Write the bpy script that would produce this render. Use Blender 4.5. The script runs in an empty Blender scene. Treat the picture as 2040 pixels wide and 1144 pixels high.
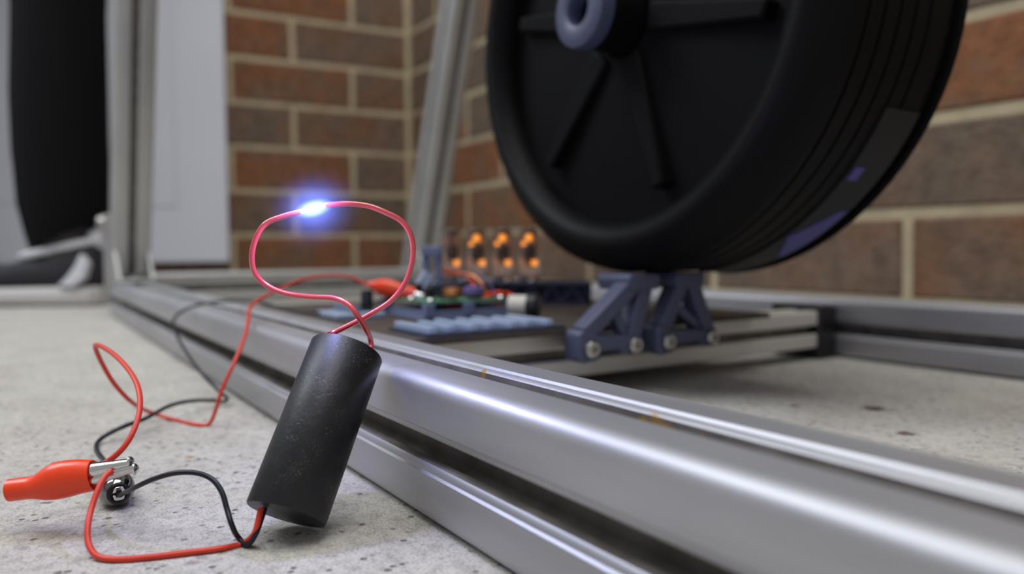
import bpy, bmesh, math, random
from mathutils import Vector, Matrix, Quaternion
random.seed(7)
D = bpy.data
S = bpy.context.scene
COL = S.collection
V = Vector

# ------------------------------------------------------------------ camera
# world axes: x runs along the long rails (towards the near right), y goes across the frame, z is up; metres
CX, CY = 0.54929, 0.83563
RIGHT, FWD, UP = V((CX, CY, 0)), V((-CY, CX, 0)), V((0, 0, 1))
pit, rol = math.radians(2.748), math.radians(0.3)
fw = FWD*math.cos(pit) - UP*math.sin(pit)
up = UP*math.cos(pit) + FWD*math.sin(pit)
cr = RIGHT*math.cos(rol) - up*math.sin(rol)
cu = up*math.cos(rol) + RIGHT*math.sin(rol)
cam = D.cameras.new('camera'); cam.sensor_width = 36; cam.lens = 36*1500/2040
cam.clip_start = 0.01; cam.clip_end = 50
cam.dof.use_dof = True; cam.dof.focus_distance = 0.213; cam.dof.aperture_fstop = 7.5
co = D.objects.new('camera', cam); COL.objects.link(co)
co.matrix_world = Matrix(((cr.x, cu.x, -fw.x, 0), (cr.y, cu.y, -fw.y, 0), (cr.z, cu.z, -fw.z, 0.075), (0, 0, 0, 1)))
S.camera = co

# ------------------------------------------------------------------ light and exposure
S.view_settings.view_transform = 'Standard'; S.view_settings.look = 'None'
S.view_settings.gamma = 1; S.view_settings.use_curve_mapping = False
S.view_settings.exposure = 0.14
wd = D.worlds.new('world'); S.world = wd; wd.use_nodes = True
bg = wd.node_tree.nodes['Background']
bg.inputs[0].default_value = (0.93, 0.96, 1.0, 1); bg.inputs[1].default_value = 0.31

def area(name, loc, target, size, energy, col, sy=None):
    l = D.lights.new(name, 'AREA'); l.energy = energy; l.color = col; l.size = size
    if sy: l.shape = 'RECTANGLE'; l.size_y = sy
    o = D.objects.new(name, l); COL.objects.link(o); o.location = loc
    o.rotation_euler = (V(target)-V(loc)).to_track_quat('-Z', 'Y').to_euler()
    return o
area('ceiling_lamp', (0.05, -0.02, 2.1), (-0.2, 0.12, 0), 1.2, 25, (1.0, 0.98, 0.95), 1.5)
area('garage_lamp', (-1.15, -0.75, 1.5), (-0.6, 0.2, 0.1), 0.9, 18, (0.90, 0.95, 1.0))

def point(name, loc, energy, col, r):
    l = D.lights.new(name, 'POINT'); l.energy = energy; l.color = col; l.shadow_soft_size = r
    o = D.objects.new(name, l); COL.objects.link(o); o.location = loc
    return o
point('spark_light', (-0.2193, 0.0732, 0.0900), 0.20, (0.34, 0.38, 1.0), 0.003)

# ------------------------------------------------------------------ materials
def mat(name, col, rough=0.5, metal=0.0, var=None, scale=40.0, bump=0.0, bscale=300.0, spec=0.5, stretch=None, **kw):
    m = D.materials.new(name); m.use_nodes = True
    nt = m.node_tree; N = nt.nodes; b = N['Principled BSDF']
    b.inputs['Base Color'].default_value = (*col, 1); b.inputs['Roughness'].default_value = rough
    b.inputs['Metallic'].default_value = metal; b.inputs['Specular IOR Level'].default_value = spec
    for k, v in kw.items(): b.inputs[k.replace('_', ' ')].default_value = v
    tc = N.new('ShaderNodeTexCoord'); vec = tc.outputs['Object']
    if stretch:
        mp = N.new('ShaderNodeMapping'); mp.inputs['Scale'].default_value = stretch
        nt.links.new(vec, mp.inputs[0]); vec = mp.outputs[0]
    if var:
        n = N.new('ShaderNodeTexNoise'); n.inputs['Scale'].default_value = scale; n.inputs['Detail'].default_value = 5
        nt.links.new(vec, n.inputs['Vector'])
        r = N.new('ShaderNodeValToRGB'); r.color_ramp.elements[0].position = 0.35; r.color_ramp.elements[1].position = 0.68
        r.color_ramp.elements[0].color = (*var, 1); r.color_ramp.elements[1].color = (*col, 1)
        nt.links.new(n.outputs['Fac'], r.inputs[0]); nt.links.new(r.outputs[0], b.inputs['Base Color'])
    if bump:
        n2 = N.new('ShaderNodeTexNoise'); n2.inputs['Scale'].default_value = bscale; n2.inputs['Detail'].default_value = 4
        nt.links.new(vec, n2.inputs['Vector'])
        bp = N.new('ShaderNodeBump'); bp.inputs['Strength'].default_value = bump; bp.inputs['Distance'].default_value = 0.002
        nt.links.new(n2.outputs['Fac'], bp.inputs['Height']); nt.links.new(bp.outputs[0], b.inputs['Normal'])
    return m

def emis(name, col, strength):
    m = D.materials.new(name); m.use_nodes = True; N = m.node_tree.nodes; N.clear()
    e = N.new('ShaderNodeEmission'); e.inputs[0].default_value = (*col, 1); e.inputs[1].default_value = strength
    o = N.new('ShaderNodeOutputMaterial'); m.node_tree.links.new(e.outputs[0], o.inputs['Surface'])
    return m

def scuff(m):                                  # pale dust specks and rubbed patches
    nt = m.node_tree; N = nt.nodes; L = nt.links; b = N['Principled BSDF']; tc = N.new('ShaderNodeTexCoord')
    def n_(sc, lo, hi, det=3):
        n = N.new('ShaderNodeTexNoise'); n.inputs['Scale'].default_value = sc; n.inputs['Detail'].default_value = det; L.new(tc.outputs['Object'], n.inputs['Vector'])
        r = N.new('ShaderNodeMapRange'); r.inputs[1].default_value = lo; r.inputs[2].default_value = hi; L.new(n.outputs['Fac'], r.inputs[0]); return r.outputs[0]
    a = N.new('ShaderNodeMath'); a.operation = 'MULTIPLY'; L.new(n_(2600, .60, .72), a.inputs[0]); L.new(n_(130, .50, .66), a.inputs[1])
    c = N.new('ShaderNodeMath'); c.operation = 'MULTIPLY_ADD'; L.new(n_(110, .52, .80, 6), c.inputs[0]); c.inputs[1].default_value = .10; L.new(a.outputs[0], c.inputs[2])
    src = b.inputs['Base Color'].links[0].from_socket; mx = N.new('ShaderNodeMix'); mx.data_type = 'RGBA'
    L.new(c.outputs[0], mx.inputs['Factor']); L.new(src, mx.inputs['A']); mx.inputs['B'].default_value = (.22, .22, .23, 1); L.new(mx.outputs['Result'], b.inputs['Base Color'])

M = {}
M['alu'] = mat('brushed_aluminium', (0.50, 0.50, 0.52), 0.47, 0.76, var=(0.39, 0.39, 0.41), scale=60, bump=0.04, bscale=120, stretch=(0.15, 1, 1))
M['alu_far'] = mat('dull_aluminium', (0.52, 0.52, 0.51), 0.42, 0.75, var=(0.45, 0.45, 0.44), scale=12)
M['alu_lit'] = mat('lit_aluminium', (0.78, 0.75, 0.70), 0.45, 0.35, var=(0.70, 0.67, 0.62), scale=12)  # aluminium brightened to carry the light on the inner cross rail
M['slot'] = mat('grimy_slot_aluminium', (0.30, 0.27, 0.24), 0.6, 0.4, var=(0.17, 0.15, 0.13), scale=70)
M['steel'] = mat('bright_steel', (0.72, 0.70, 0.68), 0.17, 1.0, bump=0.05, bscale=500)
M['dark_chrome'] = mat('smoked_chrome', (0.24, 0.235, 0.23), 0.10, 1.0)
M['bolt'] = mat('bolt_steel', (0.55, 0.54, 0.52), 0.3, 1.0)
M['black_tube'] = mat('matt_black_plastic', (0.011, 0.0115, 0.013), 0.44, var=(0.008, 0.008, 0.0095), scale=90, bump=0.05, bscale=900, spec=0.42)
scuff(M['black_tube'])
M['black_wire'] = mat('black_insulation', (0.007, 0.008, 0.014), 0.38, spec=0.35)
M['red_wire'] = mat('red_insulation', (0.62, 0.042, 0.020), 0.40, spec=0.4)
M['hv_wire'] = mat('red_silicone_insulation', (0.72, 0.060, 0.075), 0.22, spec=0.8, Coat_Weight=1.0, Coat_Roughness=0.04)
M['clip_red'] = mat('orange_red_vinyl', (0.82, 0.052, 0.008), 0.32, spec=0.4, Coat_Weight=0.2, Coat_Roughness=0.1)
M['rubber'] = mat('black_rubber', (0.003, 0.003, 0.0035), 0.5, spec=0.12, bump=0.1, bscale=200)
M['rubber_dark'] = mat('black_wheel_plastic', (0.0035, 0.0035, 0.004), 0.7, spec=0.10)
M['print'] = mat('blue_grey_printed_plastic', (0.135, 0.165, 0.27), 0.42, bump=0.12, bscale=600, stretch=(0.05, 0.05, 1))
M['print_shade'] = mat('shaded_blue_grey_printed_plastic', (0.060, 0.070, 0.122), 0.45, bump=0.12, bscale=600, stretch=(0.05, 0.05, 1))  # the blue-grey print darkened to carry the shade under the wheel
M['print_light'] = mat('pale_blue_grey_plastic', (0.30, 0.37, 0.50), 0.38)
M['print_dark'] = mat('dark_blue_grey_plastic', (0.035, 0.042, 0.075), 0.45)
M['board'] = mat('dark_brown_board', (0.075, 0.055, 0.042), 0.6, var=(0.04, 0.03, 0.024), scale=50)
M['pcb'] = mat('green_circuit_board', (0.10, 0.26, 0.17), 0.4, var=(0.03, 0.10, 0.06), scale=120)
M['copper'] = mat('copper_winding', (0.75, 0.30, 0.10), 0.3, 0.9)
M['purple'] = mat('violet_plastic', (0.13, 0.10, 0.26), 0.35)
M['chip'] = mat('black_component', (0.01, 0.01, 0.012), 0.35)
M['tan'] = mat('amber_component', (0.55, 0.30, 0.10), 0.5)
M['brown_plate'] = mat('dark_brown_plate', (0.085, 0.050, 0.042), 0.6)
M['ivory'] = mat('ivory_component', (0.55, 0.52, 0.45), 0.5)
M['grey_strip'] = mat('dark_grey_strip', (0.016, 0.016, 0.018), 0.5, spec=0.2)
M['violet_reflection'] = mat('blue_violet_reflection', (0.055, 0.048, 0.26), 0.45)  # the spark's blue reflection on the tread, put into colour
M['trousers'] = mat('black_cloth', (0.006, 0.006, 0.007), 0.95, spec=0.1, bump=0.2, bscale=800)
M['shoe'] = mat('navy_black_canvas', (0.020, 0.020, 0.028), 0.8, bump=0.2, bscale=900)
M['sole'] = mat('off_white_rubber', (0.52, 0.50, 0.50), 0.6)
M['white'] = mat('white_trim_fabric', (0.62, 0.63, 0.68), 0.7)
M['skin'] = mat('skin', (0.55, 0.35, 0.26), 0.55)
M['door'] = mat('white_door_paint', (0.66, 0.68, 0.76), 0.45, var=(0.61, 0.63, 0.71), scale=3)
M['mortar'] = mat('sandy_mortar', (0.50, 0.42, 0.275), 0.9, var=(0.39, 0.325, 0.215), scale=30, bump=0.5, bscale=220)
M['filament'] = emis('glowing_orange_filament', (1.0, 0.36, 0.045), 1.5)
M['spark'] = emis('blue_white_spark', (0.72, 0.82, 1.0), 30.0)
g = mat('clear_glass', (0.90, 0.78, 0.74), 0.03, Transmission_Weight=1.0, IOR=1.4); M['glass'] = g
# old paint stain and rust sitting in the rail's top slot
def add_spot(m, spots, col):
    nt = m.node_tree; N = nt.nodes; b = N['Principled BSDF']
    geo = N.new('ShaderNodeNewGeometry')
    src = b.inputs['Base Color'].links[0].from_socket
    for (p, r) in spots:
        vm = N.new('ShaderNodeVectorMath'); vm.operation = 'DISTANCE'; vm.inputs[1].default_value = p
        nt.links.new(geo.outputs['Position'], vm.inputs[0])
        ns = N.new('ShaderNodeTexNoise'); ns.inputs['Scale'].default_value = 500
        nt.links.new(geo.outputs['Position'], ns.inputs['Vector'])
        ma = N.new('ShaderNodeMath'); ma.operation = 'MULTIPLY_ADD'; ma.inputs[1].default_value = r*1.6; nt.links.new(ns.outputs['Fac'], ma.inputs[0])
        nt.links.new(vm.outputs['Value'], ma.inputs[2])
        mr = N.new('ShaderNodeMapRange'); mr.inputs[1].default_value = r*1.9; mr.inputs[2].default_value = r*1.4
        nt.links.new(ma.outputs[0], mr.inputs[0])
        mx = N.new('ShaderNodeMix'); mx.data_type = 'RGBA'
        nt.links.new(mr.outputs[0], mx.inputs['Factor']); nt.links.new(src, mx.inputs['A']); mx.inputs['B'].default_value = (*col, 1)
        src = mx.outputs['Result']
        mt = N.new('ShaderNodeMath'); mt.operation = 'MULTIPLY'
    nt.links.new(src, b.inputs['Base Color'])
RUSTY = [((-0.1225, 0.1155, 0.0367), 0.0018), ((-0.1191, 0.1155, 0.0365), 0.0026), ((-0.1165, 0.1155, 0.0363), 0.0024), ((-0.1054, 0.1155, 0.0360), 0.0018), ((-0.1918, 0.1155, 0.0381), 0.0018)]
for m_ in ('alu', 'slot'): add_spot(M[m_], RUSTY, (0.40, 0.23, 0.05))

def concrete():
    m = D.materials.new('speckled_concrete'); m.use_nodes = True; nt = m.node_tree; N = nt.nodes; L = nt.links; b = N['Principled BSDF']
    b.inputs['Roughness'].default_value = 0.85; b.inputs['Specular IOR Level'].default_value = 0.25
    geo = N.new('ShaderNodeNewGeometry'); pos = geo.outputs['Position']
    def noise(sc, det=4, rough=0.6):
        n = N.new('ShaderNodeTexNoise'); n.inputs['Scale'].default_value = sc; n.inputs['Detail'].default_value = det; n.inputs['Roughness'].default_value = rough
        L.new(pos, n.inputs['Vector']); return n.outputs['Fac']
    def ramp(src, stops):
        r = N.new('ShaderNodeValToRGB'); e = r.color_ramp.elements
        e[0].position, e[0].color = stops[0][0], (*stops[0][1], 1); e[1].position, e[1].color = stops[1][0], (*stops[1][1], 1)
        L.new(src, r.inputs[0]); return r.outputs[0]
    def mul(a, c, fac=1.0):
        x = N.new('ShaderNodeMix'); x.data_type = 'RGBA'; x.blend_type = 'MULTIPLY'; x.inputs['Factor'].default_value = fac
        L.new(a, x.inputs['A']); L.new(c, x.inputs['B']); return x.outputs['Result']
    base = ramp(noise(28), [(0.3, (0.47, 0.445, 0.405)), (0.7, (0.58, 0.555, 0.51))])
    mid = ramp(noise(260, 5, 0.7), [(0.38, (0.52, 0.52, 0.53)), (0.54, (1, 1, 1))])
    fine = ramp(noise(1300, 3), [(0.36, (0.58, 0.56, 0.55)), (0.52, (1, 1, 1))])
    vo = N.new('ShaderNodeTexVoronoi'); vo.inputs['Scale'].default_value = 240; L.new(pos, vo.inputs['Vector'])
    pit_ = ramp(vo.outputs['Distance'], [(0.14, (0.16, 0.15, 0.15)), (0.26, (1, 1, 1))])
    vo2 = N.new('ShaderNodeTexVoronoi'); vo2.inputs['Scale'].default_value = 75; L.new(pos, vo2.inputs['Vector'])
    agg = ramp(vo2.outputs['Distance'], [(0.08, (0.45, 0.43, 0.45)), (0.13, (1, 1, 1))])
    keep = ramp(noise(90, 2), [(0.48, (0, 0, 0)), (0.56, (1, 1, 1))])
    px = N.new('ShaderNodeMix'); px.data_type = 'RGBA'; L.new(keep, px.inputs['Factor']); px.inputs['A'].default_value = (1, 1, 1, 1); L.new(pit_, px.inputs['B'])
    stain = ramp(noise(9, 3), [(0.28, (0.62, 0.60, 0.57)), (0.40, (1, 1, 1))])
    c = mul(mul(mul(mul(mul(base, mid, 0.55), fine, 0.8), px.outputs['Result'], 0.75), agg, 0.6), stain, 0.6)
    L.new(c, b.inputs['Base Color'])
    bp = N.new('ShaderNodeBump'); bp.inputs['Strength'].default_value = 0.55; bp.inputs['Distance'].default_value = 0.0012
    L.new(noise(520, 5, 0.7), bp.inputs['Height'])
    bp2 = N.new('ShaderNodeBump'); bp2.inputs['Strength'].default_value = 0.6; bp2.inputs['Distance'].default_value = 0.0015
    L.new(px.outputs['Result'], bp2.inputs['Height']); L.new(bp.outputs[0], bp2.inputs['Normal']); L.new(bp2.outputs[0], b.inputs['Normal'])
    return m
M['concrete'] = concrete()
add_spot(M['concrete'], [((-0.2943, 0.0505, 0), 0.0016), ((-0.297, 0.047, 0), 0.0009)], (0.42, 0.24, 0.09))
add_spot(M['concrete'], [((-0.20, 0.335, 0), 0.006), ((-0.225, 0.31, 0), 0.003), ((-0.165, 0.30, 0), 0.004)], (0.10, 0.07, 0.05))

def brickmat():
    m = D.materials.new('mottled_red_brown_brick'); m.use_nodes = True; nt = m.node_tree; N = nt.nodes; L = nt.links; b = N['Principled BSDF']
    b.inputs['Roughness'].default_value = 0.85; b.inputs['Specular IOR Level'].default_value = 0.25
    oi = N.new('ShaderNodeObjectInfo'); geo = N.new('ShaderNodeNewGeometry')
    r = N.new('ShaderNodeValToRGB'); e = r.color_ramp.elements
    e[0].position = 0.0; e[0].color = (0.150, 0.115, 0.085, 1); e[1].position = 1.0; e[1].color = (0.240, 0.102, 0.048, 1)
    k = e.new(0.35); k.color = (0.185, 0.120, 0.085, 1); k = e.new(0.7); k.color = (0.190, 0.108, 0.064, 1)
    n = N.new('ShaderNodeTexNoise'); n.inputs['Scale'].default_value = 14; n.inputs['Detail'].default_value = 4; L.new(geo.outputs['Position'], n.inputs['Vector'])
    ad = N.new('ShaderNodeMath'); ad.operation = 'MULTIPLY_ADD'; ad.inputs[1].default_value = 2.2; ad.inputs[2].default_value = -1.1
    L.new(n.outputs['Fac'], ad.inputs[0])
    sm = N.new('ShaderNodeMath'); L.new(ad.outputs[0], sm.inputs[0]); L.new(oi.outputs['Random'], sm.inputs[1]); L.new(sm.outputs[0], r.inputs[0])
    n3 = N.new('ShaderNodeTexNoise'); n3.inputs['Scale'].default_value = 60; n3.inputs['Detail'].default_value = 5; L.new(geo.outputs['Position'], n3.inputs['Vector'])
    r3 = N.new('ShaderNodeValToRGB'); r3.color_ramp.elements[0].position = 0.33; r3.color_ramp.elements[0].color = (0.62, 0.62, 0.64, 1); r3.color_ramp.elements[1].position = 0.6; r3.color_ramp.elements[1].color = (1, 1, 1, 1)
    L.new(n3.outputs['Fac'], r3.inputs[0])
    mx = N.new('ShaderNodeMix'); mx.data_type = 'RGBA'; mx.blend_type = 'MULTIPLY'; mx.inputs['Factor'].default_value = 0.8
    L.new(r.outputs[0], mx.inputs['A']); L.new(r3.outputs[0], mx.inputs['B']); L.new(mx.outputs['Result'], b.inputs['Base Color'])
    n2 = N.new('ShaderNodeTexNoise'); n2.inputs['Scale'].default_value = 180; n2.inputs['Detail'].default_value = 6; L.new(geo.outputs['Position'], n2.inputs['Vector'])
    bp = N.new('ShaderNodeBump'); bp.inputs['Strength'].default_value = 0.7; bp.inputs['Distance'].default_value = 0.003
    L.new(n2.outputs['Fac'], bp.inputs['Height']); L.new(bp.outputs[0], b.inputs['Normal'])
    return m
M['brick'] = brickmat()
def glow_volume(name, power, gain, col):
    m = D.materials.new(name); m.use_nodes = True; nt = m.node_tree; N = nt.nodes; N.clear(); L = nt.links
    tc = N.new('ShaderNodeTexCoord'); ln = N.new('ShaderNodeVectorMath'); ln.operation = 'LENGTH'; L.new(tc.outputs['Object'], ln.inputs[0])
    mr = N.new('ShaderNodeMapRange'); mr.inputs[1].default_value = 0.0; mr.inputs[2].default_value = 1.0; mr.inputs[3].default_value = 1.0; mr.inputs[4].default_value = 0.0
    L.new(ln.outputs['Value'], mr.inputs[0])
    pw = N.new('ShaderNodeMath'); pw.operation = 'POWER'; pw.inputs[1].default_value = power; L.new(mr.outputs[0], pw.inputs[0])
    ml = N.new('ShaderNodeMath'); ml.operation = 'MULTIPLY'; ml.inputs[1].default_value = gain; L.new(pw.outputs[0], ml.inputs[0])
    e = N.new('ShaderNodeEmission'); e.inputs[0].default_value = (*col, 1); L.new(ml.outputs[0], e.inputs[1])
    o = N.new('ShaderNodeOutputMaterial'); L.new(e.outputs[0], o.inputs['Volume'])
    return m
M['glow_volume'] = glow_volume('bloom_and_ionised_air', 4.2, 300.0, (0.15, 0.22, 1.0))  # halo imitates lens bloom round the spark as well as ionised air
M['plasma'] = glow_volume('hot_plasma', 1.2, 900.0, (0.35, 0.60, 1.0))

# ------------------------------------------------------------------ mesh helpers
class MB:
    def __init__(s): s.v = []; s.f = []
    def add(s, vs, fs):
        k = len(s.v); s.v += [V(p) for p in vs]; s.f += [tuple(i+k for i in f) for f in fs]; return s
    def box(s, lo, hi):
        (a, b, c), (d, e, f) = lo, hi
        return s.add([(a,b,c),(d,b,c),(d,e,c),(a,e,c),(a,b,f),(d,b,f),(d,e,f),(a,e,f)],
                     [(3,2,1,0),(4,5,6,7),(0,1,5,4),(1,2,6,5),(2,3,7,6),(3,0,4,7)])
    def prism(s, poly, o, ux, uy, uz):
        """closed 2-D outline (ccw) in the plane ux, uy at o, swept by uz"""
        o, ux, uy, uz = V(o), V(ux), V(uy), V(uz); n = len(poly)
        a = [o+ux*p[0]+uy*p[1] for p in poly]
        return s.add(a+[p+uz for p in a], [tuple(range(n))[::-1], tuple(range(n, 2*n))]+[(i, (i+1) % n, (i+1) % n+n, i+n) for i in range(n)])
    def rings(s, rings, cap=True, closed=False):
        n = len(rings[0]); k = len(rings); vs = [p for r in rings for p in r]; fs = []
        for j in range(k if closed else k-1):
            a, b = j*n, ((j+1) % k)*n
            fs += [(a+i, a+(i+1) % n, b+(i+1) % n, b+i) for i in range(n)]
        if cap and not closed: fs += [tuple(range(n))[::-1], tuple(range((k-1)*n, k*n))]
        return s.add(vs, fs)
    def lathe(s, prof, o, d, seg=24, closed=False):
        o, d = V(o), V(d).normalized(); a = d.orthogonal().normalized(); b = d.cross(a)
        return s.rings([[o+d*h+(a*math.cos(2*math.pi*i/seg)+b*math.sin(2*math.pi*i/seg))*r for i in range(seg)] for r, h in prof], closed=closed)
    def rod(s, p, q, r, seg=10):
        d = V(q)-V(p); return s.lathe([(r, 0), (r, d.length)], p, d, seg)
    def tube(s, pts, r, seg=8, sub=6):
        P = spline(pts, sub); t0 = (P[1]-P[0]).normalized(); a = t0.orthogonal().normalized(); R = []
        for i, p in enumerate(P):
            t = (P[min(i+1, len(P)-1)]-P[max(i-1, 0)]).normalized()
            a = (a-t*a.dot(t)).normalized(); b = t.cross(a)
            R.append([p+(a*math.cos(2*math.pi*k/seg)+b*math.sin(2*math.pi*k/seg))*r for k in range(seg)])
        return s.rings(R)

def spline(pts, sub):
    P = [V(p) for p in pts]; out = []
    for i in range(len(P)-1):
        a, b, c, d = P[max(i-1, 0)], P[i], P[i+1], P[min(i+2, len(P)-1)]
        # centripetal-like tangents limited by the segment length, to avoid overshoot
        L = (c-b).length; m1 = (c-a); m2 = (d-b)
        m1 = m1.normalized()*L if m1.length else m1; m2 = m2.normalized()*L if m2.length else m2
        for k in range(sub):
            t = k/sub; t2, t3 = t*t, t*t*t
            out.append(b*(2*t3-3*t2+1)+m1*(t3-2*t2+t)+c*(-2*t3+3*t2)+m2*(t3-t2))
    out.append(P[-1]); return out

def absloc(o):
    l = V(o.location)
    while o.parent: o = o.parent; l += V(o.location)
    return l

def obj(name, mb, m, parent=None, smooth=True, bevel=0.0, seg=2, origin=None):
    """one mesh object; the vertices are given in world coordinates"""
    me = D.meshes.new(name)
    if parent is not None: org = absloc(parent)
    elif origin is not None: org = V(origin)
    else:
        xs = [p.x for p in mb.v]; ys = [p.y for p in mb.v]
        org = V(((min(xs)+max(xs))/2, (min(ys)+max(ys))/2, min(p.z for p in mb.v)))
    me.from_pydata([p-org for p in mb.v], [], mb.f)
    bm = bmesh.new(); bm.from_mesh(me); bmesh.ops.recalc_face_normals(bm, faces=bm.faces); bm.to_mesh(me); bm.free()
    me.materials.append(M[m])
    o = D.objects.new(name, me); COL.objects.link(o)
    if parent is not None: o.parent = parent
    else: o.location = org
    if bevel:
        b = o.modifiers.new('bevel', 'BEVEL'); b.width = bevel; b.segments = seg; b.limit_method = 'ANGLE'; b.angle_limit = 0.6
    if smooth:
        me.polygons.foreach_set('use_smooth', [True]*len(me.polygons))
        me.set_sharp_from_angle(angle=math.radians(38))
    return o

def tag(o, label, cat, group=None):
    o['label'] = label; o['category'] = cat
    if group: o['group'] = group
    return o
def thing(name, loc, label, cat, group=None):
    o = D.objects.new(name, None); o.empty_display_size = 0.01; COL.objects.link(o); o.location = loc
    return tag(o, label, cat, group)
def struct(name, mb, m, **k):
    o = obj(name, mb, m, **k); o['kind'] = 'structure'; return o
def G(X, Z, z): return V((CX*X-CY*Z, CY*X+CX*Z, z))      # metres to the right of / ahead of the photographer's spot

# ------------------------------------------------------------------ setting: floor, brick walls, door
fm = MB()
nx, ny = 2, 2
fm.add([(-3.2, -2.5, 0), (1.6, -2.5, 0), (1.6, 1.0, 0), (-3.2, 1.0, 0), (-3.2, -2.5, -.05), (1.6, -2.5, -.05), (1.6, 1.0, -.05), (-3.2, 1.0, -.05)],
       [(0,1,2,3),(7,6,5,4),(0,4,5,1),(1,5,6,2),(2,6,7,3),(3,7,4,0)])
struct('floor', fm, 'concrete', smooth=False)
WX, WY = -1.486, 0.7126       # the inside corner; wall_right runs along x, wall_left turns 97 degrees from it
TH = math.radians(-6.9)
wr = struct('wall_right', MB().box((WX-.03, WY+.003, 0), (0.9, WY+.12, 0.83)), 'mortar', smooth=False)
wl = struct('wall_left', MB().box((-.12, -1.9, 0), (-.003, .06, 0.83)), 'mortar', smooth=False, origin=(0, 0, 0))
wl.location = (WX, WY, 0); wl.rotation_euler.z = TH
CH, JT, ZB, PIT = 0.0863, 0.0105, 0.023, 0.2405
def brick_mesh(L, seed):
    rnd = random.Random(seed); me = D.meshes.new('brick'); bm = bmesh.new(); h = (CH-JT)/2; l = L/2; e = .0025
    F = [(-l, -h), (l, -h), (l, h), (-l, h)]
    a = [bm.verts.new((x+rnd.uniform(-.0012, .0012), .02, z+rnd.uniform(-.001, .001))) for x, z in F]
    b = [bm.verts.new((v.co.x, .003, v.co.z)) for v in a]
    c = [bm.verts.new((v.co.x-math.copysign(e, v.co.x), rnd.uniform(-.0006, .0012), v.co.z-math.copysign(e, v.co.z))) for v in a]
    for p, q in ((a, b), (b, c)):
        for i in range(4): bm.faces.new((p[i], p[(i+1) % 4], q[(i+1) % 4], q[i]))
    bm.faces.new(c); bmesh.ops.recalc_face_normals(bm, faces=bm.faces); bm.to_mesh(me); bm.free(); me.materials.append(M['brick'])
    return me
full = [brick_mesh(PIT-JT, 10+i) for i in range(4)]; half = [brick_mesh(PIT/2-JT, 30+i) for i in range(3)]
def lay(wall, mesh, loc, rz):                 # loc in the wall's own axes
    o = D.objects.new('brick', mesh); COL.objects.link(o); o.parent = wall
    o.location = loc; o.rotation_euler.z = rz
RO = V((WX, WY, 0))-V(wr.location)
for row in range(9):
    zc = ZB+(row+.5)*CH; odd = row % 2 == 1
    t = 0.0                                    # left wall: from the inside corner outwards
    if not odd: lay(wl, half[row % 3], (0, -PIT/4, zc), math.pi/2); t = PIT/2
    for k in range(2 if row < 8 else 2):
        lay(wl, full[(row+k) % 4], (0, -t-PIT/2, zc), math.pi/2); t += PIT
    t = 0.008                                  # right wall: from the corner along +x
    if not odd: lay(wr, half[row % 3], RO+V((t+PIT/4, 0, zc)), 0); t += PIT/2
    while t < 2.15:
        lay(wr, full[(row*2+int(t*9)) % 4], RO+V((t+PIT/2, 0, zc)), 0); t += PIT
low = D.meshes.new('cut_brick')                # lowest course, cut by the floor
lm = MB().box((-PIT/2+JT/2, 0, -.011), (PIT/2-JT/2, .02, .006)); low.from_pydata([tuple(p) for p in lm.v], [], lm.f); low.materials.append(M['brick'])
for k in range(9): lay(wr, low, RO+V((PIT/2+k*PIT, 0, .0115)), 0)
for k in range(2): lay(wl, low, (0, -PIT/2-k*PIT, .0115), math.pi/2)
def turned(o): o.location = (WX, WY, 0); o.rotation_euler.z = TH; return o
door = turned(struct('door_1', MB().box((-.003, -1.85, 0.0565), (.024, -.3705, 0.83)), 'door', smooth=False, bevel=.003, origin=(0, 0, 0)))
pn = obj('door_panel', MB().box((.024, -1.75, .16), (.0255, -.462, .80)), 'door', None, smooth=False, bevel=.001, origin=(0, 0, 0)); pn.parent = door
turned(struct('trim_1', MB().box((-.003, -1.85, 0.001), (.008, -.385, 0.028)), 'board', smooth=False, bevel=.001, origin=(0, 0, 0)))

# ------------------------------------------------------------------ aluminium frame
def slot_profile(w=.02, slot=.0037, lip=.0046, cav=.0085, depth=.0115, cr=.0042, ch=.0012, st=.0026):
    """outline of a T-slot extrusion, one quarter-turn repeated four times"""
    side = []
    arc = [(w-cr+cr*math.cos(a), w-cr+cr*math.sin(a)) for a in [math.radians(x) for x in (0, 18, 36, 54, 72, 90)]]
    side += arc                                     # corner at (+w, +w), going to the top side
    side += [(slot+st, w), (slot+st*.78, w-ch*.55), (slot+st*.25, w-ch*.75), (slot, w-ch*1.3), (slot, w-lip), (cav, w-lip), (cav, w-lip-.0018), (depth*.45, w-depth), (-depth*.45, w-depth),
             (-cav, w-lip-.0018), (-cav, w-lip), (-slot, w-lip), (-slot, w-ch*1.3), (-slot-st*.25, w-ch*.75), (-slot-st*.78, w-ch*.55), (-slot-st, w)]
    out = []
    for q in range(4):
        c, s = (1, 0, -1, 0)[q], (0, 1, 0, -1)[q]
        out += [(x*c-y*s, x*s+y*c) for x, y in side]
    return out
PR = slot_profile()
PR25 = slot_profile(w=.0125, slot=.0028, lip=.0024, cav=.0055, depth=.0068, cr=.0016, ch=.0006, st=.0012)
def grime(o, n0=20, a=3, b=10):
    o.data.materials.append(M['slot'])
    n = len(PR); q = n//4
    for p in o.data.polygons:
        if len(p.vertices) == 4:
            k = min(i % n for i in p.vertices); m_ = max(i % n for i in p.vertices)
            if m_-k == 1 and 9 <= k % q <= 17: p.material_index = 1
    return o
frame = thing('aluminium_frame', (-.4, .3, 0), 'silver slotted aluminium frame of floor rails and two leaning legs', 'frame')
Y, Z = V((0, 1, 0)), V((0, 0, 1)); X = V((1, 0, 0))
e0 = .0003
r1 = obj('rail', MB().prism(PR, (-1.017, .1118, .02+e0), Y, Z, (1.32, 0, 0)), 'alu', frame); grime(r1);  r1['label'] = 'long front aluminium rail with a spot of rust in its top slot'
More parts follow.
